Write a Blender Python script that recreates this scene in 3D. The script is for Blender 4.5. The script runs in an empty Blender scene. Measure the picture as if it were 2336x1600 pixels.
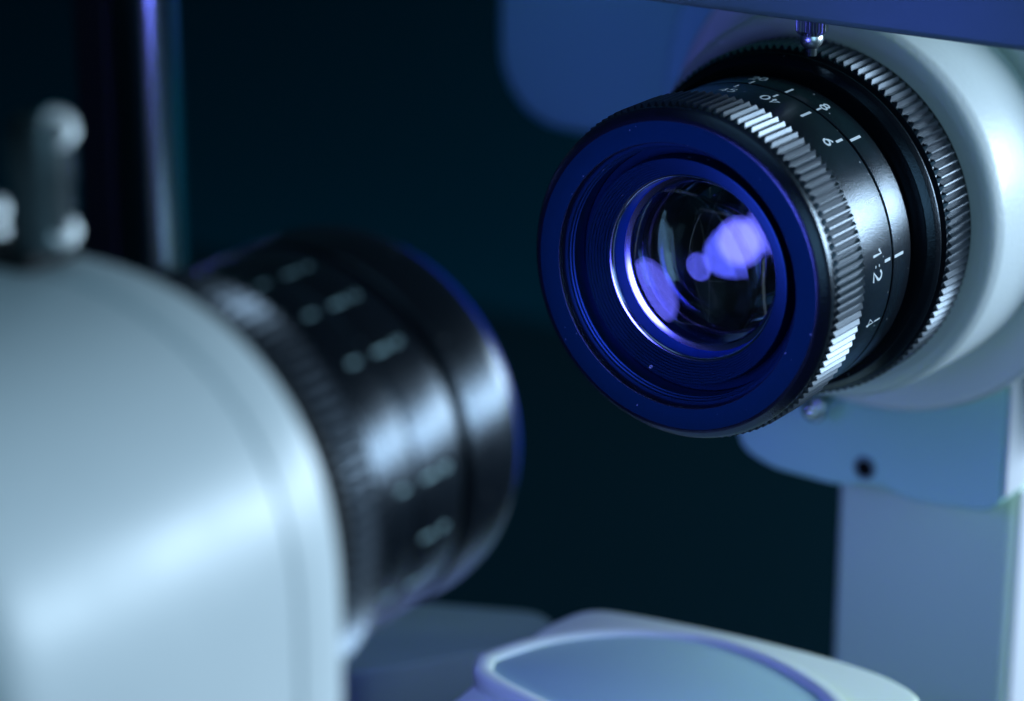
import bpy, bmesh, math, random
from mathutils import Vector, Matrix

S = 0.001                      # the scene is written in millimetres
scene = bpy.context.scene
random.seed(4)

# ------------------------------------------------------------------ camera
cd = bpy.data.cameras.new("camera")
cam = bpy.data.objects.new("camera", cd)
scene.collection.objects.link(cam)
scene.camera = cam
right = Vector((0.83185484, 0.55499327, 0.0))
up = Vector((-0.17980165, 0.26949673, 0.94606706))
back = Vector((0.52506085, -0.78699046, 0.32397087))
m = Matrix((right, up, back)).transposed().to_4x4()
m.translation = Vector((162.958, -278.918, 101.248)) * S
cam.matrix_world = m
cd.sensor_width = 36.0
cd.lens = 100.17
cd.clip_start = 0.01
cd.clip_end = 20.0
cd.dof.use_dof = True
cd.dof.focus_distance = 0.3415
cd.dof.aperture_fstop = 11.5
cd.dof.aperture_blades = 0

# ------------------------------------------------------------------ world + lamps
world = bpy.data.worlds.new("World")
scene.world = world
world.use_nodes = True
bg = world.node_tree.nodes["Background"]
bg.inputs[0].default_value = (0.10, 0.42, 0.75, 1)
bg.inputs[1].default_value = 0.02

def lamp(name, loc, target, sx, sy, power, color, shape='RECTANGLE', spread=180, roll=None):
    ld = bpy.data.lights.new(name, 'AREA')
    ld.shape = shape
    ld.size = sx * S
    ld.size_y = sy * S
    ld.energy = power
    ld.color = color
    ld.spread = math.radians(spread)
    o = bpy.data.objects.new(name, ld)
    scene.collection.objects.link(o)
    o.location = Vector(loc) * S
    d = (Vector(target) - Vector(loc)).normalized()
    o.rotation_euler = d.to_track_quat('-Z', 'Y').to_euler()
    return o

lamp("key_softbox", (300, 340, 62), (-20, -10, 12), 440, 112, 4.4, (0.60, 0.79, 0.97))
lamp("overhead_softbox", (60, -60, 520), (0, -40, 0), 420, 420, 0.42, (0.36, 0.68, 0.92))
lamp("side_fill", (620, -430, 140), (0, 60, -30), 420, 420, 1.25, (0.38, 0.70, 0.94))  # added unseen fill, lifts the faces that the key misses

scene.view_settings.view_transform = 'Standard'
scene.view_settings.look = 'None'
scene.view_settings.exposure = 0
scene.view_settings.gamma = 1
scene.view_settings.use_curve_mapping = False
scene.cycles.use_denoising = True
scene.cycles.max_bounces = 16
scene.cycles.transmission_bounces = 14
scene.cycles.glossy_bounces = 8
scene.cycles.caustics_refractive = True
scene.cycles.caustics_reflective = True
scene.cycles.sample_clamp_indirect = 6
scene.cycles.blur_glossy = 0.3

# ------------------------------------------------------------------ materials
def mat(name, base, rough=0.4, metal=0.0, spec=0.5, bump=None, mottling=None, coat=0.0, tint=None, dust=0.0):
    """bump = (grain size in mm, strength, distance in mm)"""
    mt = bpy.data.materials.new(name)
    mt.use_nodes = True
    nt = mt.node_tree
    b = nt.nodes["Principled BSDF"]
    b.inputs["Base Color"].default_value = (*base, 1)
    b.inputs["Roughness"].default_value = rough
    b.inputs["Metallic"].default_value = metal
    b.inputs["Specular IOR Level"].default_value = spec
    if tint:
        b.inputs["Specular Tint"].default_value = (*tint, 1)
    if coat:
        b.inputs["Coat Weight"].default_value = coat
        b.inputs["Coat Roughness"].default_value = 0.12
    tc = nt.nodes.new("ShaderNodeTexCoord")
    if bump:
        size, strength, dist = bump
        nz = nt.nodes.new("ShaderNodeTexNoise")
        nz.inputs["Scale"].default_value = 1.0 / (size * S)
        nz.inputs["Detail"].default_value = 2.0
        nt.links.new(tc.outputs["Object"], nz.inputs["Vector"])
        bp = nt.nodes.new("ShaderNodeBump")
        bp.inputs["Strength"].default_value = strength
        bp.inputs["Distance"].default_value = dist * S
        nt.links.new(nz.outputs["Fac"], bp.inputs["Height"])
        nt.links.new(bp.outputs["Normal"], b.inputs["Normal"])
    if dust:
        vo = nt.nodes.new("ShaderNodeTexVoronoi")
        vo.inputs["Scale"].default_value = 1.0 / (dust * S)
        nt.links.new(tc.outputs["Object"], vo.inputs["Vector"])
        lt = nt.nodes.new("ShaderNodeMath"); lt.operation = 'LESS_THAN'
        sc_ = nt.nodes.new("ShaderNodeSeparateColor")
        rs = nt.nodes.new("ShaderNodeMath"); rs.operation = 'POWER'; rs.inputs[1].default_value = 5.0
        sz = nt.nodes.new("ShaderNodeMath"); sz.operation = 'MULTIPLY'; sz.inputs[1].default_value = 0.13
        nt.links.new(vo.outputs["Color"], sc_.inputs[0])
        nt.links.new(sc_.outputs[0], rs.inputs[0]); nt.links.new(rs.outputs[0], sz.inputs[0])
        nt.links.new(vo.outputs["Distance"], lt.inputs[0]); nt.links.new(sz.outputs[0], lt.inputs[1])
        mx = nt.nodes.new("ShaderNodeMix"); mx.data_type = 'RGBA'
        mx.inputs["A"].default_value = (*base, 1)
        mx.inputs["B"].default_value = (0.22, 0.25, 0.28, 1)
        nt.links.new(lt.outputs[0], mx.inputs["Factor"])
        nt.links.new(mx.outputs["Result"], b.inputs["Base Color"])
    if mottling:
        size, lo, hi = mottling
        nz2 = nt.nodes.new("ShaderNodeTexNoise")
        nz2.inputs["Scale"].default_value = 1.0 / (size * S)
        nz2.inputs["Detail"].default_value = 4.0
        nt.links.new(tc.outputs["Object"], nz2.inputs["Vector"])
        mr = nt.nodes.new("ShaderNodeMapRange")
        mr.inputs["From Min"].default_value = 0.3
        mr.inputs["From Max"].default_value = 0.7
        mr.inputs["To Min"].default_value = lo
        mr.inputs["To Max"].default_value = hi
        nt.links.new(nz2.outputs["Fac"], mr.inputs["Value"])
        nt.links.new(mr.outputs["Result"], b.inputs["Roughness"])
    return mt

def glass_mat(name, tint, ior=1.52):
    mt = bpy.data.materials.new(name)
    mt.use_nodes = True
    b = mt.node_tree.nodes["Principled BSDF"]
    b.inputs["Base Color"].default_value = (*tint, 1)
    b.inputs["Roughness"].default_value = 0.0
    b.inputs["IOR"].default_value = ior
    b.inputs["Transmission Weight"].default_value = 1.0
    return mt

ANOD = mat("black anodised barrel", (0.004, 0.005, 0.008), 0.25, 0, 0.6, bump=(0.2, 0.85, 0.036), mottling=(6, 0.22, 0.27), dust=1.1, tint=(0.58, 0.78, 1.0))
KNURL = mat("black knurled metal", (0.007, 0.009, 0.014), 0.31, 0, 0.8, bump=(0.12, 0.3, 0.015), tint=(0.62, 0.8, 1.0))
FACE = mat("matte front face blue glow", (0.0012, 0.013, 0.022), 0.60, 0, 0.22, bump=(0.2, 1.0, 0.04), tint=(0.05, 0.45, 1.0), dust=0.8)  # blue of the lamp put into the face colour and specular tint
BAFFLE = mat("ridged baffle blue glow", (0.0012, 0.010, 0.021), 0.30, 0, 0.45, bump=(0.15, 0.4, 0.02), tint=(0.15, 0.5, 1.0), dust=2.2)  # lamp's blue put into the baffle colour and tint as well
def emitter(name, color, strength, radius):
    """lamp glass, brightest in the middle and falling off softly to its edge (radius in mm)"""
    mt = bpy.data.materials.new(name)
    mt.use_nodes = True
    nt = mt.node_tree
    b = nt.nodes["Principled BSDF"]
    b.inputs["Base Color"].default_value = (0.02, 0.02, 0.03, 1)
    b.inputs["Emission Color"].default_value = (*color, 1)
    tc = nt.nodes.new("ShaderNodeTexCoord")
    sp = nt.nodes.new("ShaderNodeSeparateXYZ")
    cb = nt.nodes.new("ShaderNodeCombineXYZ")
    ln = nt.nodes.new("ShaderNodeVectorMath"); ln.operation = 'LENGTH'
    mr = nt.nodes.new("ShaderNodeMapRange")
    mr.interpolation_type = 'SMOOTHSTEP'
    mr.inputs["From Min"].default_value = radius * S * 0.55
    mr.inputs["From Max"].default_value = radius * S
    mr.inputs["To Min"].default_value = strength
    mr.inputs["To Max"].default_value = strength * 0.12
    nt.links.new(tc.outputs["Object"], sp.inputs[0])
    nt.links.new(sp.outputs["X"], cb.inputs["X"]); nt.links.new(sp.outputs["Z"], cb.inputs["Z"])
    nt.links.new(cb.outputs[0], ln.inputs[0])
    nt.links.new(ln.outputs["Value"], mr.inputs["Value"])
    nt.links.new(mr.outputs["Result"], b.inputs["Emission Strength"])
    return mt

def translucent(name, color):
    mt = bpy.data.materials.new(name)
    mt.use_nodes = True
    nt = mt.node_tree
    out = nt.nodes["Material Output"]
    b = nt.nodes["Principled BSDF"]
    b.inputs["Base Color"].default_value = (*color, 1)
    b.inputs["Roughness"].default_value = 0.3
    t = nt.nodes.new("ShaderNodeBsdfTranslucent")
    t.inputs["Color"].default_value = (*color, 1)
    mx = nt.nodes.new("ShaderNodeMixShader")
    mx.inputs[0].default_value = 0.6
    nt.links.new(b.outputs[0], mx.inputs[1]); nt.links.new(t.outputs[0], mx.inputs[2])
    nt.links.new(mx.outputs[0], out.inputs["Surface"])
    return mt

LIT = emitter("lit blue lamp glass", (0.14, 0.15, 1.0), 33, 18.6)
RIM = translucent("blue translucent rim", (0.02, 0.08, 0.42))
SPACER = mat("dark polished spacer", (0.10, 0.14, 0.30), 0.16, 1.0, 0.5)
POLISH = mat("polished bevel", (0.46, 0.50, 0.72), 0.15, 1.0, 0.5)
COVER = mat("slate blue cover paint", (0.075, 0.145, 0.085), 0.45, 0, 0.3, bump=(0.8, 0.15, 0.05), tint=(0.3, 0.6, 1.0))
BORE = mat("glossy bore blue glow", (0.006, 0.04, 0.22), 0.3, 0, 0.8, tint=(0.4, 0.6, 1.0))  # dark bore wall, blue lamp glow put into its base colour
DEEP = mat("matt black lens interior", (0.006, 0.007, 0.009), 0.6, 0, 0.3)
PAINT = mat("white enamel paint", (0.70, 0.76, 0.78), 0.38, 0, 0.6, bump=(0.8, 0.5, 0.07), mottling=(9, 0.34, 0.42))
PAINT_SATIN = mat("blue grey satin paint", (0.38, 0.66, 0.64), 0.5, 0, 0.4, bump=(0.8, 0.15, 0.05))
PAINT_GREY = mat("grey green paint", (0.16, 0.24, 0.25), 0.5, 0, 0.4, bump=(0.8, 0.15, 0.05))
STEEL = mat("brushed grey steel", (0.13, 0.16, 0.17), 0.4, 1.0, 0.5)
HIGHLIGHT = mat("satin steel highlight", (0.80, 0.88, 0.90), 0.34, 1.0, 0.5)  # bright steel, lets the added discs read as highlights
BALL = mat("mirror polished steel", (0.75, 0.80, 0.82), 0.05, 1.0, 0.5)
CHROME = mat("polished steel", (0.62, 0.66, 0.70), 0.16, 1.0, 0.5, mottling=(5, 0.10, 0.22))
COLUMN = mat("polished column steel", (0.62, 0.70, 0.66), 0.22, 1.0, 0.5)
TRAYTOP = mat("blue grey tray inlay", (0.40, 0.62, 0.54), 0.45, 0, 0.4, bump=(0.8, 0.15, 0.05))
EDGE = mat("key-lit side white", (0.66, 0.68, 0.74), 0.45, 0, 0.3, bump=(0.8, 0.15, 0.05))  # key light on the side faces put into a whiter colour
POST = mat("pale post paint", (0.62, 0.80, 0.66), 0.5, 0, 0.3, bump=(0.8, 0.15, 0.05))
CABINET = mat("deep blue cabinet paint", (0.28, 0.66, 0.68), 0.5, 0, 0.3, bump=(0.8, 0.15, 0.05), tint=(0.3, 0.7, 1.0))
RUBBER = mat("black rubber", (0.012, 0.013, 0.015), 0.6, 0, 0.3)
MARK = mat("white engraved paint", (0.60, 0.66, 0.70), 0.5, 0, 0.3)
MARK_TEAL = mat("teal engraved paint", (0.36, 0.52, 0.55), 0.5, 0, 0.3)
BACK = mat("dark teal backdrop cloth", (0.0012, 0.026, 0.042), 1.0, 0, 0.0)
TABLE = mat("dark tabletop laminate", (0.0012, 0.012, 0.018), 0.9, 0, 0.02)
HOLE = mat("hole shade black", (0.004, 0.004, 0.005), 0.8, 0, 0.1)
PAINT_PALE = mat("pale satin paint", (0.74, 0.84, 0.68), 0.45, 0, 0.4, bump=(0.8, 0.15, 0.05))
GLASS = glass_mat("coated optical glass", (0.93, 0.96, 1.0), 1.6)
GLASS2 = glass_mat("coated inner glass", (0.88, 0.94, 1.0), 1.6)

# ------------------------------------------------------------------ helpers
def link_mesh(name, me, material, parent=None, angle=32, smooth=True):
    me.materials.append(material)
    if smooth:
        me.shade_smooth()
        me.set_sharp_from_angle(angle=math.radians(angle))
    else:
        me.shade_flat()
    o = bpy.data.objects.new(name, me)
    scene.collection.objects.link(o)
    if parent:
        o.parent = parent
    return o

def mesh_from(name, verts, faces, material, parent=None, angle=32, smooth=True, recalc=True):
    me = bpy.data.meshes.new(name)
    me.from_pydata([(x * S, y * S, z * S) for x, y, z in verts], [], faces)
    if recalc:
        bm = bmesh.new(); bm.from_mesh(me)
        bmesh.ops.recalc_face_normals(bm, faces=bm.faces)
        bm.to_mesh(me); bm.free()
    me.update()
    return link_mesh(name, me, material, parent, angle, smooth)

def thing(name, label, cat, loc, group=None):
    o = bpy.data.objects.new(name, None)
    o.empty_display_size = 0.01
    scene.collection.objects.link(o)
    o.location = Vector(loc) * S
    o["label"] = label
    o["category"] = cat
    if group:
        o["group"] = group
    return o

def tag(o, label=None, cat=None, kind=None, group=None):
    if label: o["label"] = label
    if cat: o["category"] = cat
    if kind: o["kind"] = kind
    if group: o["group"] = group
    return o

def fillet(pts, rad, closed=True, steps=3):
    """round the corners of a profile; rad is one number or one per point"""
    out = []
    n = len(pts)
    for i, p in enumerate(pts):
        r = rad[i] if isinstance(rad, (list, tuple)) else rad
        if (not closed and i in (0, n - 1)) or r <= 0:
            out.append(p); continue
        a = Vector(pts[i - 1]); b = Vector(p); c = Vector(pts[(i + 1) % n])
        d1 = (a - b); d2 = (c - b)
        l1, l2 = d1.length, d2.length
        if l1 < 1e-6 or l2 < 1e-6:
            out.append(p); continue
        d1 /= l1; d2 /= l2
        q = min(r, l1 * 0.45, l2 * 0.45)
        s = b + d1 * q; e = b + d2 * q
        for k in range(steps + 1):
            t = k / steps
            out.append(tuple((1 - t) ** 2 * s + 2 * t * (1 - t) * b + t * t * e))
    return out

def lathe(name, prof, material, parent, seg=192, closed=True, rad=0.08, angle=40, center=(0, 0)):
    """prof = [(a, r)...] turned about the Y axis"""
    p = fillet(prof, rad, closed) if rad else list(prof)
    verts, faces = [], []
    n = len(p)
    for j in range(seg):
        t = 2 * math.pi * j / seg
        c, s = math.cos(t), math.sin(t)
        for a, r in p:
            verts.append((center[0] + r * c, a, center[1] + r * s))
    for j in range(seg):
        k = (j + 1) % seg
        for i in range(n if closed else n - 1):
            i2 = (i + 1) % n
            faces.append((j * n + i, j * n + i2, k * n + i2, k * n + i))
    return mesh_from(name, verts, faces, material, parent, angle)

def turned_up(name, prof, material, parent, seg=64, angle=40):
    """prof = [(h, r)...] turned about the Z axis; ends closed at r = 0"""
    p = fillet(prof, 0.12, False)
    verts, faces = [], []
    n = len(p)
    for j in range(seg):
        t = 2 * math.pi * j / seg
        for h, r in p:
            verts.append((max(r, 1e-4) * math.cos(t), max(r, 1e-4) * math.sin(t), h))
    for j in range(seg):
        k = (j + 1) % seg
        for i in range(n - 1):
            faces.append((j * n + i, j * n + i + 1, k * n + i + 1, k * n + i))
    faces.append(tuple(j * n for j in range(seg)))
    faces.append(tuple(j * n + n - 1 for j in range(seg)))
    return mesh_from(name, verts, faces, material, parent, angle)

def knurl(name, a0, a1, r_in, r_out, teeth, material, parent, r_hole=None, axis='Y'):
    """ring with V-shaped ridges along its axis and bevelled ridge ends"""
    rh = r_hole or r_in - 1.2
    verts, faces = [], []
    rows = [(a0, rh, 0), (a0, r_in, 0), (a0 + 0.45, r_in, 1), (a1 - 0.45, r_in, 1), (a1, r_in, 0), (a1, rh, 0)]
    fl = 0.07
    for i in range(teeth):
        base = 2 * math.pi * i / teeth
        wob = random.uniform(-0.012, 0.012)
        for (a, r, on) in rows:
            for (f, top) in ((0.0, 0), (0.5 - fl, 1), (0.5 + fl, 1)):
                t = base + 2 * math.pi / teeth * f
                rr = r + ((r_out - r_in + wob) if (on and top) else 0)
                if axis == 'Y':
                    verts.append((rr * math.cos(t), a, rr * math.sin(t)))
                else:
                    verts.append((rr * math.cos(t), rr * math.sin(t), a))
    R = len(rows)
    def vid(i, row, k):
        if k == 3: i, k = (i + 1) % teeth, 0
        return i * R * 3 + row * 3 + k
    for i in range(teeth):
        for row in range(R):
            row2 = (row + 1) % R
            for k in range(3):
                faces.append((vid(i, row, k), vid(i, row, k + 1), vid(i, row2, k + 1), vid(i, row2, k)))
    return mesh_from(name, verts, faces, material, parent, smooth=False)

def lens_element(name, a_front, sag1, a_back, sag2, r, material, parent, seg=160, rings=28):
    """sag1 > 0 bulges towards the front (-a); sag2 > 0 bulges towards the back (+a)"""
    verts, faces = [], []
    def sph(sag, rr):
        if abs(sag) < 1e-3: return 0.0
        R = (r * r + sag * sag) / (2 * abs(sag))
        v = math.sqrt(max(R * R - rr * rr, 0)) - (R - abs(sag))
        return v if sag > 0 else -v
    prof = [(a_front - sph(sag1, r * i / rings), r * i / rings) for i in range(1, rings + 1)]
    prof += [(a_back + sph(sag2, r * i / rings), r * i / rings) for i in range(rings, 0, -1)]
    n = len(prof)
    for j in range(seg):
        t = 2 * math.pi * j / seg
        for a, q in prof:
            verts.append((q * math.cos(t), a, q * math.sin(t)))
    for j in range(seg):
        k = (j + 1) % seg
        for i in range(n - 1):
            faces.append((j * n + i, j * n + i + 1, k * n + i + 1, k * n + i))
    c0 = len(verts); verts.append((0, a_front - sph(sag1, 0), 0))
    c1 = len(verts); verts.append((0, a_back + sph(sag2, 0), 0))
    for j in range(seg):
        k = (j + 1) % seg
        faces.append((c0, j * n, k * n))
        faces.append((c1, k * n + n - 1, j * n + n - 1))
    return mesh_from(name, verts, faces, material, parent, angle=30)

def prism(name, outline, lo, hi, material, parent=None, axis='a', bevel=0.6, steps=3, angle=35):
    """extrude a closed outline. axis 'a': outline (s,h) between a=lo..hi; 'h': outline (s,a); 's': outline (a,h)"""
    bm = bmesh.new()
    def P(u, v, w):
        return {'a': (u, w, v), 'h': (u, v, w), 's': (w, u, v)}[axis]
    v0 = [bm.verts.new(Vector(P(u, v, lo)) * S) for u, v in outline]
    v1 = [bm.verts.new(Vector(P(u, v, hi)) * S) for u, v in outline]
    n = len(outline)
    f0 = bm.faces.new(v0); f1 = bm.faces.new(v1)
    for i in range(n):
        bm.faces.new((v0[i], v0[(i + 1) % n], v1[(i + 1) % n], v1[i]))
    bmesh.ops.recalc_face_normals(bm, faces=bm.faces)
    if bevel:
        ed = list(set(list(f0.edges) + list(f1.edges)))
        bmesh.ops.bevel(bm, geom=ed, offset=bevel * S, segments=steps, profile=0.5, affect='EDGES', clamp_overlap=True)
    me = bpy.data.meshes.new(name)
    bm.to_mesh(me); bm.free()
    return link_mesh(name, me, material, parent, angle)

def rrect(x0, x1, y0, y1, r, steps=8):
    """rounded rectangle outline; r is one radius or four (x1y1, x0y1, x0y0, x1y0)"""
    rs = r if isinstance(r, (list, tuple)) else [r] * 4
    out = []
    for (cx, cy, a0, rr) in ((x1, y1, 0, rs[0]), (x0, y1, 90, rs[1]), (x0, y0, 180, rs[2]), (x1, y0, 270, rs[3])):
        sx = -1 if cx == x1 else 1
        sy = -1 if cy == y1 else 1
        if rr <= 0:
            out.append((cx, cy)); continue
        for k in range(steps + 1):
            t = math.radians(a0 + 90 * k / steps)
            out.append((cx + sx * rr + rr * math.cos(t), cy + sy * rr + rr * math.sin(t)))
    return out

def smooth_closed(pts, per=8):
    out = []
    n = len(pts)
    for i in range(n):
        p0, p1, p2, p3 = (Vector(pts[(i + k - 1) % n]) for k in range(4))
        for k in range(per):
            t = k / per
            out.append(tuple(0.5 * ((2 * p1) + (p2 - p0) * t + (2 * p0 - 5 * p1 + 4 * p2 - p3) * t * t + (3 * p1 - p0 - 3 * p2 + p3) * t ** 3)))
    return out

# --- engraved marks: strokes drawn on a cylinder -----------------------------------
def arc(cx, cy, rx, ry, a0, a1, n=14):
    return [(cx + rx * math.cos(math.radians(a0 + (a1 - a0) * k / n)), cy + ry * math.sin(math.radians(a0 + (a1 - a0) * k / n))) for k in range(n + 1)]

GLYPH = {   # in a cell 0.62 wide, 1 high
    '0': [arc(0.31, 0.5, 0.27, 0.47, 0, 360, 24)],
    '1': [[(0.08, 0.74), (0.36, 0.97), (0.36, 0.03)]],
    '2': [arc(0.31, 0.70, 0.25, 0.27, 165, -40, 14) + [(0.04, 0.03), (0.60, 0.03)]],
    '3': [arc(0.30, 0.73, 0.24, 0.24, 150, -90, 12) + arc(0.30, 0.25, 0.27, 0.24, 90, -150, 12)],
    '4': [[(0.46, 0.03), (0.46, 0.97), (0.04, 0.30), (0.62, 0.30)]],
    '5': [[(0.54, 0.97), (0.12, 0.97), (0.09, 0.56)] + arc(0.30, 0.33, 0.26, 0.30, 110, -150, 14)],
    '6': [[(0.50, 0.97), (0.22, 0.70)] + arc(0.31, 0.31, 0.27, 0.28, 155, -205, 22)],
    '8': [arc(0.31, 0.74, 0.21, 0.23, 0, 360, 20), arc(0.31, 0.27, 0.27, 0.25, 0, 360, 20)],
    ':': [[(0.20, 0.22), (0.20, 0.30)], [(0.20, 0.64), (0.20, 0.72)]],
    '7': [[(0.04, 0.97), (0.56, 0.97), (0.24, 0.03)]],
}

class Marks:
    def __init__(self, r, cyl_thick=0.014):
        self.v, self.f, self.r, self.th = [], [], r, cyl_thick
    def ribbon(self, pts, w):
        """pts = [(arc length in mm measured as angle*r, a)]"""
        n = len(pts)
        if n < 2: return
        L, Rr = [], []
        closed = (Vector(pts[0]) - Vector(pts[-1])).length < 1e-4
        for i in range(n):
            p = Vector(pts[i])
            if closed:
                q0 = Vector(pts[i - 1 if i > 0 else n - 2]); q1 = Vector(pts[i + 1 if i < n - 1 else 1])
            else:
                q0 = Vector(pts[max(i - 1, 0)]); q1 = Vector(pts[min(i + 1, n - 1)])
            d1 = (p - q0); d2 = (q1 - p)
            d = (d1.normalized() if d1.length > 1e-9 else Vector((0, 0))) + (d2.normalized() if d2.length > 1e-9 else Vector((0, 0)))
            if d.length < 1e-6: d = d2
            d.normalize()
            nn = Vector((-d.y, d.x))
            L.append(p + nn * w / 2); Rr.append(p - nn * w / 2)
        b = len(self.v)
        for lo in (0, 1):
            rr = self.r + (self.th if lo else -0.02)
            for P in L + Rr:
                t = P.x / self.r
                self.v.append((rr * math.cos(t), P.y, rr * math.sin(t)))
        for i in range(n - 1):
            l0, l1, r0, r1 = b + i, b + i + 1, b + n + i, b + n + i + 1
            T = 2 * n
            self.f += [(l0 + T, l1 + T, r1 + T, r0 + T), (l0, l1, l1 + T, l0 + T), (r0, r1, r1 + T, r0 + T)]
        self.f.append((b, b + n, b + n + 2 * n, b + 2 * n))
        e = b + n - 1
        self.f.append((e, e + n, e + 3 * n, e + 2 * n))
    def tick(self, deg, a0, a1, w=0.28):
        u = math.radians(deg) * self.r
        self.ribbon([(u, a0), (u, (a0 + a1) / 2), (u, a1)], w)
    def text(self, s, deg, a_base, h, flip=False, w=0.17, pitch=0.80):
        """baseline at a_base, glyph height h along +a (flip: along -a)"""
        u0 = math.radians(deg) * self.r
        tot = sum((0.45 if c == ':' else pitch) for c in s) * h
        x = -tot / 2
        for c in s:
            for st in GLYPH[c]:
                q = []
                for (gx, gy) in st:
                    X = x + gx * h; Y = gy * h
                    q.append((u0 - X, a_base + Y) if not flip else (u0 + X, a_base - Y))
                self.ribbon(q, w)
            x += (0.45 if c == ':' else pitch) * h
    def build(self, name, material, parent):
        return mesh_from(name, self.v, self.f, material, parent, smooth=False, recalc=False)

# ------------------------------------------------------------------ setting
sweep = [(280, -119.6)] + [(280 + 270 * math.sin(math.radians(q)), -119.6 + 270 * (1 - math.cos(math.radians(q)))) for q in range(6, 91, 6)] + [(556, 300), (556, 1300)]
bv = [(x, a + d, h - d * 0.3) for x in (-1100, 900) for (a, h) in sweep for d in (0, 3)]
nb = len(sweep) * 2
bf = []
for k in range(len(sweep) - 1):
    bf += [(2 * k, 2 * k + 2, nb + 2 * k + 2, nb + 2 * k), (2 * k + 1, 2 * k + 3, nb + 2 * k + 3, nb + 2 * k + 1)]
bw = mesh_from("backdrop", bv, bf, BACK, angle=60)
tag(bw, kind="structure")
tb = prism("tabletop", rrect(-900, 700, -700, 890, 10), -150, -120, TABLE, None, 'h', bevel=2)
tag(tb, kind="structure")

# ------------------------------------------------------------------ large machine bodies
# white mount behind the right lens
mount = thing("lens_mount", "round white lens mount with a stepped collar, right behind the in-focus black lens", "lens mount", (0, 36, 0))
def off(o, a):           # write parts in world millimetres, hang them under a thing standing at (0,a,0)
    o.location = Vector((0, -a, 0)) * S
    return o
off(lathe("collar", [(35.0, 12), (35.0, 23.9), (35.6, 25.0), (37.0, 25.7), (52, 26.2), (52.5, 24.5), (52.5, 12)], PAINT, mount, rad=0.5), 36)
off(lathe("flange", [(52.6, 14), (52.6, 31.6), (53.4, 32.6), (57.5, 32.8), (58.6, 31.8), (58.6, 14)], PAINT, mount, rad=0.6), 36)

# blue lit bracket plate with a screw hole
br_out = fillet([(17.2, -22), (17.2, -45.5), (15.0, -47.3), (3.5, -48.3), (-2.5, -46.8), (-7.5, -48.4), (-19, -48.0), (-24.4, -45.6), (-24.4, -22)],
                [1, 1.5, 2, 4, 3, 3, 6, 4, 1], True, 6)
bracket = thing("support_bracket", "flat white bracket plate with one dark screw hole, below the right lens", "bracket", (-4, 63, -48))
def offp(o, p):
    o.location = -Vector(p) * S
    return o
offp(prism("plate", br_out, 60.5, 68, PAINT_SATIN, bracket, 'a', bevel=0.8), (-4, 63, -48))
offp(lathe("screw_hole", [(60.1, 1.2), (60.1, 1.75), (60.9, 1.75), (60.9, 1.2)], PAINT_GREY, bracket, seg=48, rad=0.1, center=(-3.6, -44.6)), (-4, 63, -48))
offp(lathe("hole_shade", [(60.2, 0.0), (60.2, 1.55), (60.7, 1.55), (60.7, 0.0)], HOLE, bracket, seg=48, rad=0, center=(-3.6, -44.6)), (-4, 63, -48))  # black disc on the plate stands in for shade inside the hole

offp(prism("lit_side_edge", [(60.9, -44.6), (67.6, -44.6), (67.6, -22.6), (60.9, -22.6)], 17.25, 17.75, EDGE, bracket, 's', bevel=0.15), (-4, 63, -48))  # added plate, gives the key-lit bracket side its whiter colour
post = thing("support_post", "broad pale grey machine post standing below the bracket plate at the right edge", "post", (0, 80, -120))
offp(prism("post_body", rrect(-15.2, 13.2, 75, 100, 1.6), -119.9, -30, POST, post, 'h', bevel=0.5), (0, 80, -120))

offp(prism("lit_side_edge", [(76.2, -119), (98.8, -119), (98.8, -49.5), (76.2, -49.5)], 13.25, 13.8, EDGE, post, 's', bevel=0.15), (0, 80, -120))  # added plate, same whiter colour for the key-lit post side

# rounded cabinet far behind the lens, lit blue
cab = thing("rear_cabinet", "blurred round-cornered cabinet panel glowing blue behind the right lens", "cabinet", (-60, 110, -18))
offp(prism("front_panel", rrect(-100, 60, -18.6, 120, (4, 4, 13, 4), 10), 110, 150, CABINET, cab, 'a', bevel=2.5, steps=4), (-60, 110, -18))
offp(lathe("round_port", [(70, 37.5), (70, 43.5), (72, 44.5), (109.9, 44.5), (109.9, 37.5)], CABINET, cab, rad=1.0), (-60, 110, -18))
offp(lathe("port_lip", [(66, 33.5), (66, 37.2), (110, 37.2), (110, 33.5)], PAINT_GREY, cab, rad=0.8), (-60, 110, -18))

# cover plate over the lens
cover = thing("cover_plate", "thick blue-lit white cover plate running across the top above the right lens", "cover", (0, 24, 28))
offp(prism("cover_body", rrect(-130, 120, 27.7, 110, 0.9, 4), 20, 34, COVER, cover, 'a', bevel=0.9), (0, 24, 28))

# left housing
house = thing("sensor_housing", "large blurred white housing with rounded shoulders, filling the lower left foreground", "housing", (-12, -110, -118))
def quarter(s_right, h_top, cs, ch, n=2.45, steps=22):
    out = []
    for k in range(steps + 1):
        t = math.pi / 2 * k / steps
        out.append((cs + (s_right - cs) * math.cos(t) ** (2 / n), ch + (h_top - ch) * math.sin(t) ** (2 / n)))
    return out
def house_out(inset):
    q = quarter(21.0 - inset, 25.4 - inset, -10, -4)
    q = [(19.0 - inset, -118), (20.0 - inset, -60), (20.8 - inset, -20)] + q
    q += [(-55, 25.4 - inset), (-60 + inset, 20), (-60 + inset, -118)]
    return q
def loft(name, sections, material, parent, angle=30):
    """sections = [(a, outline)] with the same count of points"""
    verts, faces = [], []
    n = len(sections[0][1])
    for a, out in sections:
        verts += [(s, a, h) for s, h in out]
    for i in range(len(sections) - 1):
        for j in range(n):
            k = (j + 1) % n
            faces.append((i * n + j, i * n + k, (i + 1) * n + k, (i + 1) * n + j))
    faces.append(tuple(range(n)))
    faces.append(tuple((len(sections) - 1) * n + j for j in range(n)))
    return mesh_from(name, verts, faces, material, parent, angle)
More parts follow.
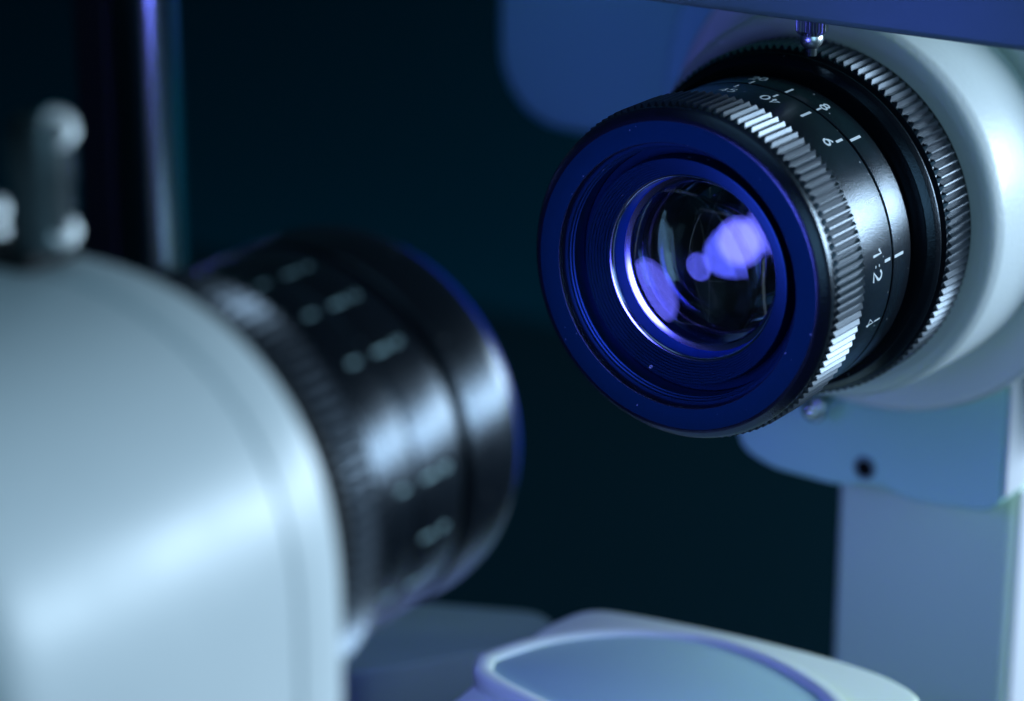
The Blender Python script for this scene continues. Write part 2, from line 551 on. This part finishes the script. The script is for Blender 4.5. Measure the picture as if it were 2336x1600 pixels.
offp(loft("housing_body", [(-137, house_out(3.0)), (-136, house_out(1.6)), (-134.5, house_out(0.6)), (-133, house_out(0.25)), (-131, house_out(0.1)),
                           (-101, house_out(0.1)), (-99.9, house_out(0.1)), (-99.6, house_out(0.3))], PAINT, house), (-12, -110, -118))
offp(loft("front_cap", [(-99.55, house_out(0.3)), (-99.3, house_out(0.05)), (-98.6, house_out(0.0)), (-94.6, house_out(0.0)), (-93.0, house_out(0.5)),
                        (-92.2, house_out(1.5)), (-92.0, house_out(2.6))], PAINT, house), (-12, -110, -118))
offp(prism("reflection_blocker", house_out(2.9), -91.98, -91.4, RUBBER, house, "a", bevel=0), (-12, -110, -118))  # added unseen black plate, keeps the bright cap out of the lens reflections
offp(lathe("gasket", [(-91.3, 15), (-91.3, 21.0), (-90.3, 21.0), (-90.3, 15)], RUBBER, house, center=(-1.5, 1.1), rad=0.2), (-12, -110, -118))

# chrome column
bar_ = thing("black_bar", "tall blurred black bar standing just left of the chrome column", "bar", (-126, 41, -120))
offp(prism("bar_body", rrect(-128.8, -122.2, 38, 42, 0.6), -119.9, 180, RUBBER, bar_, 'h', bevel=0.3), (-126, 41, -120))
col = thing("chrome_column", "tall blurred polished chrome column standing upright at the upper left", "column", (-115.4, 40, -120))
turned_up("column_tube", [(0.1, 0), (0.1, 4.9), (300, 4.9), (300, 0)], COLUMN, col, seg=96)
turned_up("foot_ring", [(0.1, 4.95), (0.1, 7.3), (8, 7.3), (9, 6.2), (9, 4.95)], RUBBER, col, seg=96)

# chin-rest like tray on a slab
tray = thing("rest_tray", "small white tray with a raised curved rim at the bottom, on the pale slab", "tray", (-8, 12, -62.6))
rim = smooth_closed([(-32.3, 4.6), (-32.6, 8.5), (-29.0, 17.5), (-22, 25), (-12, 29.6), (-3, 29.6), (6, 26.8), (14.5, 21.5), (19, 14), (19, 4), (13, -6), (0, -6.5), (-15, -3.2), (-28.5, 0.6)], 8)
def rim_scaled(k, dh=0):
    cx, cy = -7.0, 11.5
    out = []
    n = len(rim)
    for i in range(n):
        p = Vector(rim[i]); d = (Vector(rim[(i + 1) % n]) - Vector(rim[i - 1])).normalized()
        nn = Vector((-d.y, d.x))
        if nn.dot(Vector((cx, cy)) - p) < 0: nn = -nn
        out.append(tuple(p + nn * k))
    return out
def stack(name, loops, material, parent, cap=True, angle=40):
    verts, faces = [], []
    n = len(loops[0][1])
    for h, out in loops:
        verts += [(s, a, h) for s, a in out]
    for i in range(len(loops) - 1):
        for j in range(n):
            k = (j + 1) % n
            faces.append((i * n + j, i * n + k, (i + 1) * n + k, (i + 1) * n + j))
    faces.append(tuple(range(n)))
    faces.append(tuple((len(loops) - 1) * n + j for j in range(n)))
    return mesh_from(name, verts, faces, material, parent, angle)
offp(stack("tray_rim", [(-62.55, rim_scaled(0.4)), (-61.2, rim_scaled(0.1)), (-60.5, rim_scaled(0.1)), (-60.1, rim_scaled(0.3)), (-59.95, rim_scaled(0.65)), (-59.9, rim_scaled(1.75)),
                        (-60.0, rim_scaled(2.3)), (-60.3, rim_scaled(2.7)), (-60.6, rim_scaled(2.9))], PAINT_PALE, tray), (-8, 12, -62.6))
offp(stack("tray_inlay", [(-60.58, rim_scaled(2.75)), (-60.5, rim_scaled(2.8)), (-60.47, rim_scaled(2.85)), (-60.45, rim_scaled(2.95))], TRAYTOP, tray), (-8, 12, -62.6))
slab = thing("base_slab", "pale slab with a rounded right corner under the curved tray", "slab", (-8, 12, -119))
slab_o = fillet([(-34, 24), (-32, 33), (-22, 35), (-9, 36.6), (4.4, 36.9), (13.5, 35.9), (20.5, 32.5), (22.5, -30), (-28, -30)], [6, 4, 6, 6, 6, 5, 4, 5, 5], True, 6)
offp(prism("slab_top", slab_o, -70.5, -62.6, PAINT_PALE, slab, 'h', bevel=1.0), (-8, 12, -119))
offp(prism("slab_foot", rrect(-24, 18, -22, 26, 4), -119.9, -70.6, PAINT_GREY, slab, 'h', bevel=0.5), (-8, 12, -119))

# base rail far lower left
rail = thing("base_rail", "dim blurred grey base rail low behind the left lens", "rail", (-75, 30, -119))
rail_o = fillet([(-120, 22), (-51, 51), (-44, 44), (-62, 18), (-130, -8)], [2, 4, 4, 3, 2], True, 6)
offp(prism("rail_top", rail_o, -83, -75, PAINT_GREY, rail, 'h', bevel=0.8), (-75, 30, -119))
offp(prism("rail_foot", fillet([(-116, 18), (-58, 42), (-66, 18), (-122, 0)], [2, 3, 3, 2], True, 4), -119.9, -83.1, RUBBER, rail, 'h', bevel=0.5), (-75, 30, -119))

# ------------------------------------------------------------------ right lens (in focus)
lens = thing("camera_lens", "sharp black camera lens with blue-lit front ring and numbered scale, at the right", "lens", (0, 0, 0))
lathe("filter_ring", [(0.0, 16.25), (0.0, 18.95), (0.12, 19.35), (0.75, 20.0), (1.15, 20.3), (2.1, 20.32), (2.2, 19.6), (2.4, 19.4), (2.4, 17.2), (1.15, 17.2), (1.15, 16.1)], ANOD, lens, seg=256, rad=0.07)
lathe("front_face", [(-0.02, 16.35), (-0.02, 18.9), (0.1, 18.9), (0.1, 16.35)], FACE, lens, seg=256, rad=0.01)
knurl("grip_ring", 2.25, 9.25, 20.28, 20.74, 128, KNURL, lens, r_hole=19.2)
bar = lathe("front_barrel", [(9.25, 18.5), (9.25, 19.86), (9.4, 19.92), (17.42, 19.92), (17.5, 19.8), (17.5, 19.2), (17.5, 18.5)], ANOD, lens, seg=256, rad=0.05)
rear = lathe("rear_barrel", [(17.5, 19.15), (17.86, 19.15), (17.86, 19.8), (17.95, 19.92), (22.4, 19.92), (22.7, 19.5), (22.9, 18.9), (24.6, 18.9), (24.9, 18.4), (17.5, 18.4)], ANOD, lens, seg=256, rad=0.05)
lathe("stop_ring", [(24.9, 18.3), (24.9, 20.9), (25.7, 21.7), (26.35, 22.05), (26.5, 22.05), (27.0, 21.8), (27.7, 21.5), (27.7, 18.3)], ANOD, lens, seg=256, rad=0.08)
knurl("lock_ring", 27.75, 34.0, 22.18, 22.66, 132, KNURL, lens, r_hole=18.5)
lathe("rear_collar", [(34.05, 14), (34.05, 22.0), (34.9, 22.1), (34.9, 14)], RUBBER, lens, rad=0.1)
# bore: stepped rings, then the ridged baffle cone
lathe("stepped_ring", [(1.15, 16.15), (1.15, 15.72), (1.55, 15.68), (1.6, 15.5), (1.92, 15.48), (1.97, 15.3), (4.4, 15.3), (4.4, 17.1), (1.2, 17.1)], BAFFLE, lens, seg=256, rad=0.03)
bz = [(4.4, 15.25), (4.42, 14.1), (2.35, 13.95), (2.28, 13.85)]
nr = 8
for i in range(nr):          # stair of narrow treads and risers
    r0_, r1_ = 13.8 - 0.28 * i, 13.8 - 0.28 * (i + 1)
    a0_, a1_ = 2.28 + 0.24 * i, 2.28 + 0.24 * (i + 1)
    bz += [(a0_, r0_), (a0_ - 0.03, r1_ + 0.03), (a1_, r1_)]
bz += [(4.2, 11.5), (4.32, 11.42), (4.5, 11.40), (4.8, 11.9), (5.2, 14.0), (5.2, 15.0)]
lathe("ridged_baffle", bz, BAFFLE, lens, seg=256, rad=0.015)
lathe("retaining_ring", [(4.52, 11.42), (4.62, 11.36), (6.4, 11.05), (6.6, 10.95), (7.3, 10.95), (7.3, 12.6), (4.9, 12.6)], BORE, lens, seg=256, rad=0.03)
lathe("polished_lip", [(4.16, 11.62), (4.22, 11.40), (4.36, 11.24), (4.50, 11.20), (4.52, 11.62)], POLISH, lens, seg=256, rad=0.0)
lathe("glass_bevel", [(6.52, 10.93), (6.88, 9.98), (6.97, 9.98), (6.95, 10.93)], POLISH, lens, seg=256, rad=0.03)
lathe("spacer_ring", [(9.6, 10.8), (10.4, 9.6), (11.6, 8.6), (11.9, 8.6), (11.9, 10.9), (9.6, 10.9)], SPACER, lens, seg=160, rad=0.02)
lathe("inner_barrel", [(7.3, 10.95), (11.95, 10.95), (12.0, 8.3), (14.3, 8.25), (14.8, 7.0), (19.4, 6.9), (20, 6.2), (30, 6.0), (30, 12.5), (7.3, 12.5)], DEEP, lens, seg=160, rad=0.05)
lens_element("front_glass", 7.0, 2.1, 8.8, 0.55, 10.85, GLASS, lens)
lens_element("middle_glass", 12.2, 2.6, 13.9, 0.9, 8.2, GLASS2, lens)
lens_element("rear_glass", 17.0, -1.2, 18.8, 1.0, 6.8, GLASS2, lens)
lathe("back_stop", [(29.0, 0.02), (29.0, 6.15), (29.8, 6.15), (29.8, 0.02)], DEEP, lens, seg=64, rad=0)

mk = Marks(19.92)
mk.tick(91.4, 17.95, 19.2, 0.30)
mk.tick(93.4, 15.4, 16.5, 0.24)
mk.tick(77.5, 15.2, 16.4, 0.26)
mk.tick(77.1, 18.05, 20.0, 0.30)
mk.tick(63.75, 17.95, 19.0, 0.28)
mk.tick(63.95, 14.1, 16.5, 0.34)
mk.tick(49.35, 15.2, 16.75, 0.34)
mk.tick(47.65, 18.05, 20.6, 0.36)
mk.tick(26.1, 13.8, 16.2, 0.20)
mk.tick(4.05, 15.5, 16.95, 0.38)
mk.tick(3.8, 18.1, 20.4, 0.38)
mk.tick(-18.25, 15.3, 16.75, 0.20)
mk.text("20", 91.6, 20.0, 1.5, w=0.23)
mk.text("45", 92.5, 12.8, 1.5, w=0.21)
mk.text("40", 77.3, 14.9, 1.7, flip=True, w=0.25)
mk.text("8", 63.2, 19.2, 1.6, w=0.29)
mk.text("6", 50.3, 13.0, 1.7, w=0.29)
mk.text("1:2", 3.5, 12.6, 2.15, w=0.32)
mk.text("4", -18.2, 13.2, 1.9, w=0.23)
mk.build("scale_markings", MARK, lens)
mk2 = Marks(22.1); 
mk3 = Marks(20.0)

# ------------------------------------------------------------------ left lens (blurred)
l2 = thing("camera_lens", "blurred black camera lens seen from behind, fixed to the white housing at the left", "lens", (-1.5, -90, 1.1))
def off2(o):
    o.location = Vector((0, 90, 0)) * S
    return o
off2(knurl("lock_ring", -90.2, -85.2, 20.9, 21.7, 100, KNURL, l2, r_hole=18.5))
off2(lathe("rear_barrel", [(-85.2, 18), (-85.2, 19.75), (-85, 19.9), (-78.2, 19.9), (-78, 19.7), (-77.8, 19.7), (-77.6, 19.9), (-70.7, 19.9), (-70.5, 19.6), (-70.5, 18)], ANOD, l2, rad=0.05))
off2(lathe("focus_groove", [(-70.5, 15), (-70.5, 18.6), (-69.1, 18.6), (-69.1, 15)], RUBBER, l2, rad=0.05))
off2(lathe("front_ring", [(-69.1, 16), (-69.1, 19.5), (-68.8, 19.85), (-62.4, 20.0), (-61.0, 19.8), (-60.4, 19.3), (-60.4, 16)], ANOD, l2, rad=0.3))
off2(lathe("glowing_rim", [(-60.35, 18.5), (-60.35, 19.1), (-59.7, 19.05), (-59.3, 18.9), (-59.3, 18.5)], RIM, l2, rad=0.25))
off2(lens_element("lit_front_glass", -61.0, -0.4, -60.3, 0.8, 18.45, LIT, l2, seg=96, rings=12))
off2(lathe("inner_barrel", [(-88, 0.05), (-88, 17.9), (-66, 16.0), (-66, 15.9), (-87, 14), (-87, 0.05)], DEEP, l2, seg=96, rad=0))
m2 = Marks(19.9)
for deg in (79.0, 61.9, 44.0, 6.7, -26.6):
    m2.tick(deg, -80.9, -79.5, 0.42)
    m2.tick(deg, -77.0, -74.8, 0.42)
m2.tick(-10.8, -77.0, -75.0, 0.42)
for s_, deg in (("3", 79.0), ("2", 61.9), ("5", 44.0), ("8", 6.7), ("6", -10.8), ("4", -26.6)):
    m2.text(s_, deg, -74.0, 1.2, w=0.22)
off2(m2.build("scale_markings", MARK_TEAL, l2))

# ------------------------------------------------------------------ small screws
ss = thing("set_screw", "small shiny chrome set screw between the cover plate and the lens ridges", "screw", (4.6, 24.0, 24.0))
knurl("screw_head", 1.6, 4.3, 1.75, 2.0, 28, STEEL, ss, r_hole=1.0, axis='Z')
turned_up("screw_shank", [(-1.2, 0), (-1.2, 0.7), (1.0, 0.8), (1.6, 1.6), (4.1, 1.65), (4.1, 0)], STEEL, ss, seg=48)
turned_up("screw_bead", [(0.0, 0.5)] + [(1.0 + 1.45 * math.sin(math.radians(q)), 1.45 * math.cos(math.radians(q))) for q in range(-60, 61, 10)] + [(1.8, 0.5)], HIGHLIGHT, ss, seg=48)

def thumb_screw(name, label, x, a, h, height, r):
    t = thing(name, label, "thumb screw", (x, a, h), "thumb screws on the left housing")
    turned_up("screw_post", [(0.02, 0), (0.02, r * 0.9), (height * 0.5, r * 0.9), (height * 0.52, r), (height * 0.92, r), (height, r * 0.8), (height, 0)], STEEL, t, seg=64)
    n_ = Vector((0.92, -0.25, 0.30)).normalized()
    for zz, rr in ((height * 0.93, r * 0.62), (height * 0.16, r * 0.52)):
        o = turned_up("highlight_disc", [(-1.2, 0), (-1.2, rr), (0.35, rr), (0.5, rr * 0.9), (0.5, 0)], HIGHLIGHT, t, seg=48)  # added disc, tilted to make the screw's round highlight
        o.rotation_euler = n_.to_track_quat('Z', 'Y').to_euler()
        o.location = Vector((r * 0.72, 0, zz)) * S
    return t
pad = thing("mounting_pad", "black pad under the thumb screws on top of the left housing", "pad", (-20, -97.5, 25.4))
prism("pad_body", rrect(-19, 12.6, -3.8, 3.6, 1.0), 0.02, 1.5, RUBBER, pad, 'h', bevel=0.3)
thumb_screw("thumb_screw", "taller blurred steel thumb screw on the black pad, at the far left", -8.3, -97.9, 26.92, 12.2, 3.0)
thumb_screw("thumb_screw", "low steel thumb screw cut by the left edge of the photo", -16.3, -97.5, 26.92, 2.6, 2.2)

pin = thing("hex_screw", "small chrome screw under the right lens, in front of the bracket plate", "screw", (-9.0, 60.4, -34))
lathe("screw_body", [(-6.5, 0.02), (-6.5, 1.5), (-6.0, 1.9), (-0.05, 1.9), (-0.05, 0.02)], CHROME, pin, seg=48, rad=0.15, center=(0, -1.0))
lathe("screw_tip", [(-6.52 - 1.3 * math.sin(math.radians(q)), max(1.3 * math.cos(math.radians(q)), 0.02)) for q in range(0, 91, 9)] + [(-6.52, 0.02)], BALL, pin, seg=48, rad=0, center=(0, -1.0))
